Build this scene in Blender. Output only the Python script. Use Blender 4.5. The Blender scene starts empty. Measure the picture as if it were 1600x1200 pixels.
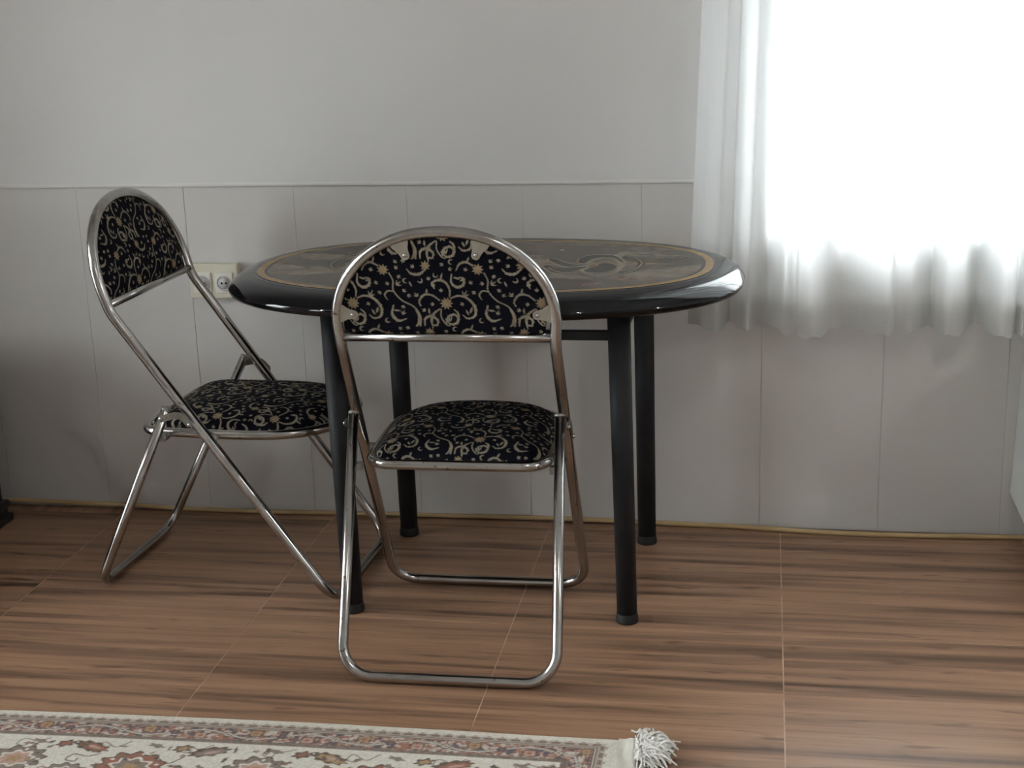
import bpy, bmesh, math, random
import numpy as np
from mathutils import Vector, Matrix

random.seed(7)
rng = np.random.RandomState(7)
scene = bpy.context.scene
C = scene.collection

# ------------------------------------------------------------------ camera
cam_data = bpy.data.cameras.new('camera')
cam_data.sensor_fit = 'HORIZONTAL'
cam_data.sensor_width = 36.0
cam_data.lens = 2284.427 / 1600 * 36.0
cam_data.clip_start = 0.05
cam = bpy.data.objects.new('camera', cam_data)
C.objects.link(cam)


def cam_axes(pitch, yaw, roll):
    cy, sy, cp, sp = math.cos(yaw), math.sin(yaw), math.cos(pitch), math.sin(pitch)
    f = Vector((-sy * cp, cy * cp, -sp)); r = Vector((cy, sy, 0)); u = r.cross(f)
    cr, sr = math.cos(roll), math.sin(roll)
    return cr * r + sr * u, -sr * r + cr * u, f


_r, _u, _f = cam_axes(0.27265, 0.17524, -0.03206)
m = Matrix((_r, _u, -_f)).transposed().to_4x4()
m.translation = Vector((0.55877, -3.62533, 1.40889))
cam.matrix_world = m
scene.camera = cam

# ------------------------------------------------------------------ daylight
world = bpy.data.worlds.new('overcast_sky')
scene.world = world
world.use_nodes = True
bg = world.node_tree.nodes['Background']
bg.inputs['Color'].default_value = (0.95, 0.98, 1.0, 1)
bg.inputs['Strength'].default_value = 18.0

scene.view_settings.view_transform = 'Standard'
scene.view_settings.look = 'None'
scene.view_settings.gamma = 1.0
scene.view_settings.use_curve_mapping = False
scene.view_settings.exposure = 0.18


# ------------------------------------------------------------------ helpers
def lin(r, g, b):
    def c(v):
        v = v / 255.0
        return v / 12.92 if v <= 0.04045 else ((v + 0.055) / 1.055) ** 2.4
    return (c(r), c(g), c(b), 1.0)


def new_mat(name):
    mt = bpy.data.materials.new(name)
    mt.use_nodes = True
    nt = mt.node_tree
    b = nt.nodes['Principled BSDF']
    return mt, nt, b


def node(nt, kind, **kw):
    n = nt.nodes.new(kind)
    for k, v in kw.items():
        if k in ('operation', 'blend_type', 'data_type', 'noise_dimensions', 'feature', 'distance', 'attribute_name',
                 'vector_type', 'layer_name'):
            setattr(n, k, v)
        else:
            n.inputs[k].default_value = v
    return n


def ramp(nt, stops):
    n = nt.nodes.new('ShaderNodeValToRGB')
    el = n.color_ramp.elements
    el[0].position, el[0].color = stops[0]
    el[1].position, el[1].color = stops[-1]
    for p, c in stops[1:-1]:
        e = el.new(p); e.color = c
    return n


def noise(nt, scale, detail=3.0, rough=0.55, vec=None, mapping=None, distortion=0.0):
    n = node(nt, 'ShaderNodeTexNoise', Scale=scale, Detail=detail, Roughness=rough, Distortion=distortion)
    if vec is None:
        tc = nt.nodes.new('ShaderNodeTexCoord'); vec = tc.outputs['Object']
    if mapping:
        mp = nt.nodes.new('ShaderNodeMapping')
        mp.inputs['Scale'].default_value = mapping
        nt.links.new(vec, mp.inputs['Vector']); vec = mp.outputs['Vector']
    nt.links.new(vec, n.inputs['Vector'])
    return n


def mottled(name, c1, c2, scale, rough=0.6, metallic=0.0, bump=0.0, bscale=None, spec=None, detail=4.0, rvar=0.0):
    mt, nt, b = new_mat(name)
    n = noise(nt, scale, detail)
    rp = ramp(nt, [(0.3, c1), (0.7, c2)])
    nt.links.new(n.outputs['Fac'], rp.inputs['Fac'])
    nt.links.new(rp.outputs['Color'], b.inputs['Base Color'])
    b.inputs['Roughness'].default_value = rough
    b.inputs['Metallic'].default_value = metallic
    if spec is not None:
        b.inputs['Specular IOR Level'].default_value = spec
    if rvar:
        n3 = noise(nt, scale * 2.3, 3)
        mr = nt.nodes.new('ShaderNodeMapRange')
        mr.inputs['To Min'].default_value = rough - rvar; mr.inputs['To Max'].default_value = rough + rvar
        nt.links.new(n3.outputs['Fac'], mr.inputs['Value'])
        nt.links.new(mr.outputs['Result'], b.inputs['Roughness'])
    if bump:
        n2 = noise(nt, bscale or scale * 4, 4)
        bp = nt.nodes.new('ShaderNodeBump')
        bp.inputs['Strength'].default_value = bump; bp.inputs['Distance'].default_value = 0.002
        nt.links.new(n2.outputs['Fac'], bp.inputs['Height'])
        nt.links.new(bp.outputs['Normal'], b.inputs['Normal'])
    return mt


def tag(o, label=None, cat=None, group=None, kind=None):
    if label: o['label'] = label
    if cat: o['category'] = cat
    if group: o['group'] = group
    if kind: o['kind'] = kind
    return o


def empty(name, loc=(0, 0, 0), rz=0.0):
    o = bpy.data.objects.new(name, None)
    o.empty_display_size = 0.05
    C.objects.link(o)
    o.location = loc; o.rotation_euler = (0, 0, rz)
    return o


class MB:
    """collects vertices and faces of one mesh"""
    def __init__(self):
        self.v, self.f, self.smooth = [], [], []

    def add(self, verts, faces, smooth=False):
        o = len(self.v)
        self.v += [tuple(map(float, p)) for p in verts]
        self.f += [tuple(i + o for i in f) for f in faces]
        self.smooth += [smooth] * len(faces)
        return self

    def box(self, x0, x1, y0, y1, z0, z1):
        v = [(x0, y0, z0), (x1, y0, z0), (x1, y1, z0), (x0, y1, z0), (x0, y0, z1), (x1, y0, z1), (x1, y1, z1), (x0, y1, z1)]
        return self.add(v, [(0, 3, 2, 1), (4, 5, 6, 7), (0, 1, 5, 4), (1, 2, 6, 5), (2, 3, 7, 6), (3, 0, 4, 7)])

    def tube(self, pts, rad, seg=14, closed=False, flat=1.0, caps=True):
        pts = [Vector(p) for p in pts]
        n = len(pts)
        rads = rad if hasattr(rad, '__len__') else [rad] * n
        tans = []
        for i in range(n):
            a = pts[(i - 1) % n] if (closed or i > 0) else pts[i]
            b = pts[(i + 1) % n] if (closed or i < n - 1) else pts[i]
            tans.append((b - a).normalized())
        ref = Vector((0, 0, 1)) if abs(tans[0].z) < 0.9 else Vector((1, 0, 0))
        nrm = (ref - tans[0] * ref.dot(tans[0])).normalized()
        frames = []
        for i in range(n):
            nrm = (nrm - tans[i] * nrm.dot(tans[i])).normalized()
            frames.append((nrm, tans[i].cross(nrm)))
        if closed:                       # spread the closing twist
            last = (nrm - tans[0] * nrm.dot(tans[0])).normalized()
            ang = math.atan2(last.dot(frames[0][1]), last.dot(frames[0][0]))
            for i in range(n):
                q = Matrix.Rotation(-ang * i / n, 3, tans[i])
                frames[i] = (q @ frames[i][0], q @ frames[i][1])
        vs = []
        for i in range(n):
            a, b = frames[i]
            for k in range(seg):
                t = 2 * math.pi * k / seg
                vs.append(pts[i] + a * math.cos(t) * rads[i] + b * math.sin(t) * rads[i] * flat)
        fs = []
        rows = n if closed else n - 1
        for i in range(rows):
            j = (i + 1) % n
            for k in range(seg):
                l = (k + 1) % seg
                fs.append((i * seg + k, i * seg + l, j * seg + l, j * seg + k))
        if not closed and caps:
            fs.append(tuple(range(seg - 1, -1, -1)))
            fs.append(tuple((n - 1) * seg + k for k in range(seg)))
        return self.add(vs, fs, True)

    def lathe(self, prof, seg=24, center=(0, 0, 0), axis='z', caps=True):
        vs = []
        for r, h in prof:
            for k in range(seg):
                t = 2 * math.pi * k / seg
                a, b = r * math.cos(t), r * math.sin(t)
                p = (a, b, h) if axis == 'z' else ((h, a, b) if axis == 'x' else (b, h, a))
                vs.append((p[0] + center[0], p[1] + center[1], p[2] + center[2]))
        fs = []
        for i in range(len(prof) - 1):
            for k in range(seg):
                l = (k + 1) % seg
                fs.append((i * seg + k, i * seg + l, (i + 1) * seg + l, (i + 1) * seg + k))
        if caps:
            fs.append(tuple(range(seg - 1, -1, -1)))
            fs.append(tuple((len(prof) - 1) * seg + k for k in range(seg)))
        return self.add(vs, fs, True)

    def prism(self, poly, d0, d1, axis='y'):
        n = len(poly)
        def P(a, b, d):
            return {'y': (a, d, b), 'x': (d, a, b), 'z': (a, b, d)}[axis]
        vs = [P(a, b, d0) for a, b in poly] + [P(a, b, d1) for a, b in poly]
        fs = [tuple(range(n)), tuple(range(2 * n - 1, n - 1, -1))]
        for i in range(n):
            j = (i + 1) % n
            fs.append((i, i + n, j + n, j))
        return self.add(vs, fs)

    def build(self, name, mat, parent=None, bevel=0.0, bseg=2):
        me = bpy.data.meshes.new(name)
        me.from_pydata(self.v, [], self.f)
        me.polygons.foreach_set('use_smooth', self.smooth)
        if mat: me.materials.append(mat)
        me.update()
        bm = bmesh.new(); bm.from_mesh(me)
        bmesh.ops.recalc_face_normals(bm, faces=bm.faces)
        if bevel:
            es = [e for e in bm.edges if len(e.link_faces) == 2 and e.calc_face_angle(0) > 0.6]
            bmesh.ops.bevel(bm, geom=es, offset=bevel, segments=bseg, affect='EDGES', profile=0.6)
        bm.to_mesh(me); bm.free()
        o = bpy.data.objects.new(name, me)
        C.objects.link(o)
        if parent: o.parent = parent
        return o


def grid_obj(name, V, ny, nx, mat, parent=None, colors=None, wrap=False, extra_faces=None):
    """V: (ny*nx,3) array; makes a smooth quad grid, optional linear vertex colours"""
    i = np.arange(ny - 1)[:, None]
    j = np.arange(nx if wrap else nx - 1)[None, :]
    j2 = (j + 1) % nx
    F = np.stack([i * nx + j, i * nx + j2, (i + 1) * nx + j2, (i + 1) * nx + j], -1).reshape(-1, 4)
    me = bpy.data.meshes.new(name)
    nv, nf = len(V), len(F)
    me.vertices.add(nv); me.vertices.foreach_set('co', np.asarray(V, np.float32).ravel())
    me.loops.add(nf * 4); me.loops.foreach_set('vertex_index', F.astype(np.int32).ravel())
    me.polygons.add(nf)
    me.polygons.foreach_set('loop_start', np.arange(0, nf * 4, 4, dtype=np.int32))
    me.polygons.foreach_set('use_smooth', np.ones(nf, bool))
    me.update(calc_edges=True)
    me.validate()
    if colors is not None:
        at = me.color_attributes.new('Col', 'FLOAT_COLOR', 'POINT')
        c4 = np.ones((nv, 4), np.float32); c4[:, :3] = colors
        at.data.foreach_set('color', c4.ravel())
    if mat: me.materials.append(mat)
    o = bpy.data.objects.new(name, me)
    C.objects.link(o)
    if parent: o.parent = parent
    return o


def fillet(pts, rads, closed=False, seg=8):
    """round the corners of a polyline"""
    pts = [Vector(p) for p in pts]
    n = len(pts); out = []
    for i in range(n):
        r = rads[i]
        if (not closed and i in (0, n - 1)) or r <= 0:
            out.append(pts[i]); continue
        p, a, b = pts[i], pts[(i - 1) % n], pts[(i + 1) % n]
        da, db = (a - p), (b - p)
        la, lb = da.length, db.length
        da.normalize(); db.normalize()
        ang = da.angle(db)
        t = min(r / math.tan(ang / 2), la * 0.49, lb * 0.49) if ang < 3.13 else 0
        if t < 1e-5:
            out.append(p); continue
        rr = t * math.tan(ang / 2)
        c = p + (da + db).normalized() * (rr / math.sin(ang / 2))
        s, e = p + da * t - c, p + db * t - c
        tot = s.angle(e)
        for k in range(seg + 1):
            w = k / seg
            out.append(c + (s * math.sin((1 - w) * tot) + e * math.sin(w * tot)) / math.sin(tot))
    return out


def catmull(P, n=14, closed=False):
    P = np.array(P, float)
    Q = np.vstack([P[-1], P, P[0], P[1]]) if closed else np.vstack([2 * P[0] - P[1], P, 2 * P[-1] - P[-2]])
    out = []
    segs = len(P) if closed else len(P) - 1
    for i in range(segs):
        p0, p1, p2, p3 = Q[i:i + 4]
        for t in np.linspace(0, 1, n, endpoint=False):
            out.append(0.5 * ((2 * p1) + (-p0 + p2) * t + (2 * p0 - 5 * p1 + 4 * p2 - p3) * t * t + (-p0 + 3 * p1 - 3 * p2 + p3) * t ** 3))
    if not closed: out.append(P[-1])
    return np.array(out)


def value_noise(x, y, seed=0):
    """smooth tileless value noise for vertex colouring, 0..1"""
    xi, yi = np.floor(x).astype(int), np.floor(y).astype(int)
    fx, fy = x - xi, y - yi
    fx, fy = fx * fx * (3 - 2 * fx), fy * fy * (3 - 2 * fy)
    def h(a, b):
        v = np.sin(a * 127.1 + b * 311.7 + seed * 74.7) * 43758.5453
        return v - np.floor(v)
    return (h(xi, yi) * (1 - fx) + h(xi + 1, yi) * fx) * (1 - fy) + (h(xi, yi + 1) * (1 - fx) + h(xi + 1, yi + 1) * fx) * fy


def fbm(x, y, seed=0, oct=4):
    s, a, t = 0, 0.5, 0
    for k in range(oct):
        s = s + a * value_noise(x * 2 ** k, y * 2 ** k, seed + k); t += a; a *= 0.5
    return s / t


# ------------------------------------------------------------------ materials
M = {}
M['plaster'] = mottled('painted_plaster', (0.595, 0.588, 0.583, 1), (0.645, 0.638, 0.633, 1), 1.3, 0.75, bump=0.15, bscale=60)
M['bead'] = mottled('filler_bead', (0.63, 0.618, 0.605, 1), (0.68, 0.668, 0.655, 1), 6, 0.8)
M['tile'] = mottled('wall_tile_glaze', (0.53, 0.517, 0.50, 1), (0.585, 0.571, 0.553, 1), 2.2, 0.38, detail=5, spec=0.35)
M['joint'] = mottled('wall_tile_joint', (0.30, 0.285, 0.27, 1), (0.62, 0.60, 0.575, 1), 4, 0.9)
M['ceiling'] = mottled('ceiling_paint', (0.62, 0.615, 0.605, 1), (0.66, 0.655, 0.645, 1), 2, 0.85)
M['grout'] = mottled('floor_grout', lin(206, 180, 156), lin(160, 132, 112), 12, 0.85)
M['white_frame'] = mottled('white_frame_enamel', (0.78, 0.79, 0.80, 1), (0.82, 0.83, 0.84, 1), 5, 0.35)
M['grey_plastic'] = mottled('grey_handle', (0.25, 0.26, 0.26, 1), (0.32, 0.33, 0.33, 1), 20, 0.4)
M['cream'] = mottled('cream_socket_plastic', (0.60, 0.57, 0.46, 1), (0.64, 0.61, 0.50, 1), 14, 0.45)
M['cream_light'] = mottled('socket_insert_plastic', (0.66, 0.65, 0.60, 1), (0.70, 0.69, 0.64, 1), 14, 0.4)
M['socket_well'] = mottled('socket_well_plastic', (0.48, 0.48, 0.47, 1), (0.52, 0.52, 0.51, 1), 14, 0.4)
M['dark_hole'] = mottled('socket_hole', (0.008, 0.007, 0.007, 1), (0.012, 0.011, 0.01, 1), 40, 0.8)
M['cord'] = mottled('tan_hose_rubber', (0.40, 0.275, 0.13, 1), (0.50, 0.37, 0.19, 1), 9, 0.55)
M['leg'] = mottled('black_powder_coat', (0.007, 0.008, 0.010, 1), (0.012, 0.013, 0.015, 1), 25, 0.62, spec=0.3, bump=0.1, bscale=300)
M['rubber'] = mottled('black_rubber', (0.008, 0.008, 0.008, 1), (0.013, 0.013, 0.013, 1), 25, 0.65)
M['cabinet'] = mottled('dark_cabinet_wood', (0.012, 0.012, 0.014, 1), (0.022, 0.021, 0.023, 1), 6, 0.45)
M['panel'] = mottled('pale_panel_paint', (0.55, 0.56, 0.54, 1), (0.60, 0.61, 0.59, 1), 3, 0.55)
M['tab'] = mottled('beige_tab_metal', (0.21, 0.19, 0.16, 1), (0.27, 0.245, 0.205, 1), 30, 0.5)
M['rivet'] = mottled('rivet_steel', (0.42, 0.42, 0.42, 1), (0.55, 0.55, 0.55, 1), 60, 0.25, metallic=1.0)
M['lamp_trim'] = mottled('lamp_trim_white', (0.75, 0.75, 0.75, 1), (0.8, 0.8, 0.8, 1), 20, 0.4)


def chrome_mat(name, c1, c2, cd, rough):
    mt, nt, b = new_mat(name)
    n = noise(nt, 7, 4, 0.6)
    rp = ramp(nt, [(0.28, cd), (0.45, c1), (0.75, c2)])
    nt.links.new(n.outputs['Fac'], rp.inputs['Fac'])
    # sparse dark pits of rust
    n3 = noise(nt, 85, 2, 0.5)
    rp3 = ramp(nt, [(0.66, (1, 1, 1, 1)), (0.74, (0.45, 0.36, 0.28, 1))])
    nt.links.new(n3.outputs['Fac'], rp3.inputs['Fac'])
    mx = nt.nodes.new('ShaderNodeMix'); mx.data_type = 'RGBA'; mx.blend_type = 'MULTIPLY'; mx.inputs[0].default_value = 1
    nt.links.new(rp.outputs['Color'], mx.inputs[6]); nt.links.new(rp3.outputs['Color'], mx.inputs[7])
    nt.links.new(mx.outputs[2], b.inputs['Base Color'])
    b.inputs['Metallic'].default_value = 1.0
    n2 = noise(nt, 18, 3)
    mr = nt.nodes.new('ShaderNodeMapRange')
    mr.inputs['To Min'].default_value = rough - 0.06; mr.inputs['To Max'].default_value = rough + 0.08
    nt.links.new(n2.outputs['Fac'], mr.inputs['Value'])
    nt.links.new(mr.outputs['Result'], b.inputs['Roughness'])
    return mt


M['chrome'] = chrome_mat('worn_chrome', (0.39, 0.38, 0.37, 1), (0.49, 0.485, 0.475, 1), (0.29, 0.27, 0.25, 1), 0.20)
M['steel'] = chrome_mat('dull_steel_bracket', (0.27, 0.26, 0.24, 1), (0.36, 0.345, 0.325, 1), (0.16, 0.14, 0.12, 1), 0.34)


def attr_mat(name, rough, spec=0.5, sheen=0.0, bump=0.0, bscale=400, coat=0.0, mixscale=None):
    mt, nt, b = new_mat(name)
    a = nt.nodes.new('ShaderNodeVertexColor'); a.layer_name = 'Col'
    col = a.outputs['Color']
    if mixscale:
        n = noise(nt, mixscale, 3)
        rp = ramp(nt, [(0.25, (0.82, 0.82, 0.82, 1)), (0.75, (1.12, 1.12, 1.12, 1))])
        nt.links.new(n.outputs['Fac'], rp.inputs['Fac'])
        mx = nt.nodes.new('ShaderNodeMix'); mx.data_type = 'RGBA'; mx.blend_type = 'MULTIPLY'
        mx.inputs[0].default_value = 1.0
        nt.links.new(col, mx.inputs[6]); nt.links.new(rp.outputs['Color'], mx.inputs[7])
        col = mx.outputs[2]
    nt.links.new(col, b.inputs['Base Color'])
    b.inputs['Roughness'].default_value = rough
    b.inputs['Specular IOR Level'].default_value = spec
    if sheen:
        b.inputs['Sheen Weight'].default_value = sheen
        b.inputs['Sheen Roughness'].default_value = 0.5
    if coat:
        b.inputs['Coat Weight'].default_value = coat
        b.inputs['Coat Roughness'].default_value = 0.04
    if bump:
        n2 = noise(nt, bscale, 2)
        bp = nt.nodes.new('ShaderNodeBump')
        bp.inputs['Strength'].default_value = bump; bp.inputs['Distance'].default_value = 0.001
        nt.links.new(n2.outputs['Fac'], bp.inputs['Height'])
        nt.links.new(bp.outputs['Normal'], b.inputs['Normal'])
    return mt


M['fabric'] = attr_mat('navy_damask_fabric', 0.85, 0.08, bump=0.3, bscale=700, mixscale=300)
M['rug'] = attr_mat('woven_rug', 0.95, 0.1, bump=0.6, bscale=500, mixscale=350)
M['table_top'] = attr_mat('lacquered_table_top', 0.20, 0.10, mixscale=55)
M['table_rim'] = mottled('black_gloss_lacquer', (0.0015, 0.002, 0.0035, 1), (0.0025, 0.003, 0.005, 1), 8, 0.05, spec=0.36)
M['kilim'] = mottled('rug_cotton_end', (0.56, 0.54, 0.48, 1), (0.68, 0.655, 0.59, 1), 22, 0.95, bump=0.6, bscale=260)
M['fringe'] = mottled('white_cotton_fringe', (0.66, 0.65, 0.62, 1), (0.80, 0.79, 0.76, 1), 60, 0.95)


def wood_tile(name, rot):
    mt, nt, b = new_mat(name)
    tc = nt.nodes.new('ShaderNodeTexCoord')
    geo = nt.nodes.new('ShaderNodeNewGeometry')
    oi = nt.nodes.new('ShaderNodeObjectInfo')
    # per-tile offset of the printed grain
    off = node(nt, 'ShaderNodeVectorMath', operation='MULTIPLY')
    cmb = nt.nodes.new('ShaderNodeCombineXYZ')
    nt.links.new(oi.outputs['Random'], cmb.inputs[0]); nt.links.new(oi.outputs['Random'], cmb.inputs[2])
    nt.links.new(cmb.outputs[0], off.inputs[0]); off.inputs[1].default_value = (0.9, 0.0, 0.05)
    add = node(nt, 'ShaderNodeVectorMath', operation='ADD')
    nt.links.new(geo.outputs['Position'], add.inputs[0]); nt.links.new(off.outputs[0], add.inputs[1])
    mp = nt.nodes.new('ShaderNodeMapping')
    mp.inputs['Rotation'].default_value = (0, 0, math.radians(90) if rot else 0)
    nt.links.new(add.outputs[0], mp.inputs['Vector'])
    v = mp.outputs['Vector']
    strips = noise(nt, 1.0, 3, 0.5, v, (1.0, 27, 3), 0.35)
    fine = noise(nt, 1.0, 5, 0.65, v, (4.5, 110, 3), 0.3)
    knots = noise(nt, 1.0, 2, 0.5, v, (7.5, 46, 3), 0.4)
    base = ramp(nt, [(0.30, lin(96, 72, 55)), (0.42, lin(130, 100, 79)), (0.49, lin(150, 116, 91)), (0.68, lin(168, 132, 105))])
    nt.links.new(strips.outputs['Fac'], base.inputs['Fac'])
    fr = ramp(nt, [(0.25, (0.80, 0.79, 0.78, 1)), (0.6, (1.05, 1.05, 1.05, 1))])
    nt.links.new(fine.outputs['Fac'], fr.inputs['Fac'])
    mx = nt.nodes.new('ShaderNodeMix'); mx.data_type = 'RGBA'; mx.blend_type = 'MULTIPLY'; mx.inputs[0].default_value = 1
    nt.links.new(base.outputs['Color'], mx.inputs[6]); nt.links.new(fr.outputs['Color'], mx.inputs[7])
    kr = ramp(nt, [(0.62, (1, 1, 1, 1)), (0.74, (0.55, 0.52, 0.50, 1))])
    nt.links.new(knots.outputs['Fac'], kr.inputs['Fac'])
    mx2 = nt.nodes.new('ShaderNodeMix'); mx2.data_type = 'RGBA'; mx2.blend_type = 'MULTIPLY'; mx2.inputs[0].default_value = 1
    nt.links.new(mx.outputs[2], mx2.inputs[6]); nt.links.new(kr.outputs['Color'], mx2.inputs[7])
    nt.links.new(mx2.outputs[2], b.inputs['Base Color'])
    b.inputs['Roughness'].default_value = 0.38
    b.inputs['Specular IOR Level'].default_value = 0.4
    return mt


M['wood'] = wood_tile('wood_print_floor_tile', False)
M['wood_turned'] = wood_tile('wood_print_floor_tile_turned', True)


def sheer_mat(name, transp, c):
    mt = bpy.data.materials.new(name); mt.use_nodes = True
    nt = mt.node_tree
    for n in list(nt.nodes):
        if n.type != 'OUTPUT_MATERIAL': nt.nodes.remove(n)
    out = [n for n in nt.nodes if n.type == 'OUTPUT_MATERIAL'][0]
    tr = node(nt, 'ShaderNodeBsdfTransparent')
    df = node(nt, 'ShaderNodeBsdfDiffuse', Color=c)
    tl = node(nt, 'ShaderNodeBsdfTranslucent', Color=c)
    m1 = node(nt, 'ShaderNodeMixShader', Fac=0.62)
    nt.links.new(df.outputs[0], m1.inputs[1]); nt.links.new(tl.outputs[0], m1.inputs[2])
    m2 = node(nt, 'ShaderNodeMixShader')
    # weave: openness varies a little along vertical threads
    n = noise(nt, 1.0, 2, 0.5, None, (420, 420, 14))
    mr = nt.nodes.new('ShaderNodeMapRange')
    mr.inputs['To Min'].default_value = 1 - transp - 0.03; mr.inputs['To Max'].default_value = 1 - transp + 0.03
    nt.links.new(n.outputs['Fac'], mr.inputs['Value'])
    nt.links.new(mr.outputs['Result'], m2.inputs['Fac'])
    nt.links.new(tr.outputs[0], m2.inputs[1]); nt.links.new(m1.outputs[0], m2.inputs[2])
    nt.links.new(m2.outputs[0], out.inputs['Surface'])
    return mt


M['sheer'] = sheer_mat('white_sheer_voile', 0.32, (0.92, 0.93, 0.93, 1))
M['hem'] = sheer_mat('white_voile_hem', 0.10, (0.60, 0.595, 0.575, 1))


def glass_mat():
    mt = bpy.data.materials.new('window_glass'); mt.use_nodes = True
    nt = mt.node_tree
    for n in list(nt.nodes):
        if n.type != 'OUTPUT_MATERIAL': nt.nodes.remove(n)
    out = [n for n in nt.nodes if n.type == 'OUTPUT_MATERIAL'][0]
    tr = node(nt, 'ShaderNodeBsdfTransparent', Color=(0.95, 0.97, 0.97, 1))
    gl = node(nt, 'ShaderNodeBsdfGlossy', Roughness=0.02)
    fr = node(nt, 'ShaderNodeFresnel', IOR=1.45)
    mx = node(nt, 'ShaderNodeMixShader')
    nt.links.new(fr.outputs[0], mx.inputs['Fac'])
    nt.links.new(tr.outputs[0], mx.inputs[1]); nt.links.new(gl.outputs[0], mx.inputs[2])
    nt.links.new(mx.outputs[0], out.inputs['Surface'])
    return mt


M['glass'] = glass_mat()

# ------------------------------------------------------------------ room shell
XL, XR, YF, YB, ZC = -2.9, 2.8, -5.2, 0.0, 2.7
WX0, WX1, WZ0, WZ1 = 0.552, 1.75, 0.768, 2.30          # windows in the back wall
HOLES = [(WX0, WX1)]
DADO = 0.902


def struct(o):
    o['kind'] = 'structure'
    return o


# back wall: masonry core, plaster above, tile dado below
b = MB(); p = MB(); x = XL
for h0, h1 in HOLES:
    b.box(x - (0.2 if x == XL else 0), h0, 0.002, 0.22, 0, ZC).box(h0, h1, 0.002, 0.22, 0, WZ0).box(h0, h1, 0.002, 0.22, WZ1, ZC)
    p.box(x, h0, -0.004, 0.0019, DADO + 0.0005, ZC - 0.001).box(h0, h1, -0.004, 0.0019, WZ1, ZC - 0.001)
    x = h1
b.box(x, XR + 0.2, 0.002, 0.22, 0, ZC)
p.box(x, XR - 0.0005, -0.004, 0.0019, DADO + 0.0005, ZC - 0.001)
wall_back = struct(b.build('wall_back', M['joint']))
p.build('plaster', M['plaster'], wall_back)
for h0, h1 in HOLES:                         # reveal lining and sill of each window
    b = MB()
    b.box(h0 - 0.001, h0 + 0.006, -0.001, 0.20, WZ0, WZ1)
    b.box(h1 - 0.006, h1 + 0.001, -0.001, 0.20, WZ0, WZ1)
    b.box(h0 + 0.006, h1 - 0.006, -0.001, 0.20, WZ1 - 0.006, WZ1)
    b.build('window_reveal', M['plaster'], wall_back)
    b = MB()
    b.box(h0 + 0.006, h1 - 0.006, -0.001, 0.20, WZ0 - 0.012, WZ0 + 0.001)
    b.build('window_sill', M['white_frame'], wall_back, bevel=0.001)
# lighter filler bead where plaster meets the tiles
P = []
for k in range(120):
    x = XL + 0.01 + (WX0 - 0.02 - XL) * k / 119
    P.append((x, 0.010 * (0.8 + 0.4 * float(value_noise(np.array(x * 9.0), np.array(0.3), 3)))))
b = MB()
n = len(P)
vs = []
for x, h in P:
    vs += [(x, -0.0035, DADO - 0.0005), (x, -0.0052, DADO + 0.0005), (x, -0.0050, DADO + h * 0.7), (x, -0.0038, DADO + h)]
fs = []
for k in range(n - 1):
    for q in range(3):
        fs.append((k * 4 + q, k * 4 + 4 + q, k * 4 + 5 + q, k * 4 + 1 + q))
b.add(vs, fs, True)
b.build('filler_bead', M['bead'], wall_back)
# dado tiles, 30 cm wide
SEAM0 = -1.2412
k = -9
while SEAM0 + k * 0.3 < XR - 0.01:
    x0 = max(SEAM0 + k * 0.3, XL); x1 = min(SEAM0 + (k + 1) * 0.3, XR)
    k += 1
    if x1 - x0 < 0.01: continue
    g = 0.0004
    low = WZ0 - 0.0125
    a, c = x0 + g, x1 - g
    top = [(c, DADO), (a, DADO)]
    for h0, h1 in HOLES:
        if x0 >= h0 and x1 <= h1: top = [(c, low), (a, low)]
        elif x0 < h0 < x1: top = [(c, low), (h0, low), (h0, DADO), (a, DADO)]
        elif x0 < h1 < x1: top = [(c, DADO), (h1, DADO), (h1, low), (a, low)]
    MB().prism([(a, 0.002), (c, 0.002)] + top, random.uniform(-0.0005, 0.0005), 0.0019).build('wall_tile', M['tile'], wall_back, bevel=0.0003, bseg=1)

# right, left and front walls, ceiling
struct(MB().box(XR, XR + 0.2, YF - 0.2, 0.0015, 0, ZC).build('wall_right', M['plaster']))
LEFT = [(-3.9, -2.7, 0.85, 2.20), (-1.85, -1.15, 0.10, 2.10)]        # openings in the left wall: y0, y1, z0, z1
b = MB(); y = YF - 0.2
for y0, y1, z0, z1 in LEFT:
    b.box(XL - 0.2, XL, y, y0, 0, ZC).box(XL - 0.2, XL, y0, y1, 0, z0).box(XL - 0.2, XL, y0, y1, z1, ZC)
    y = y1
b.box(XL - 0.2, XL, y, 0.0015, 0, ZC)
struct(b.build('wall_left', M['plaster']))
struct(MB().box(XL, XR, YF - 0.2, YF, 0, ZC).build('wall_front', M['plaster']))
struct(MB().box(XL - 0.2, XR + 0.2, YF - 0.2, 0.22, ZC, ZC + 0.15).build('ceiling', M['ceiling']))

# ground outside the house
M['ground'] = mottled('pale_paving', (0.31, 0.31, 0.305, 1), (0.37, 0.37, 0.365, 1), 0.6, 0.9)
struct(MB().box(-40, 40, -40, 40, -0.9, -0.7).build('ground', M['ground']))

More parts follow.
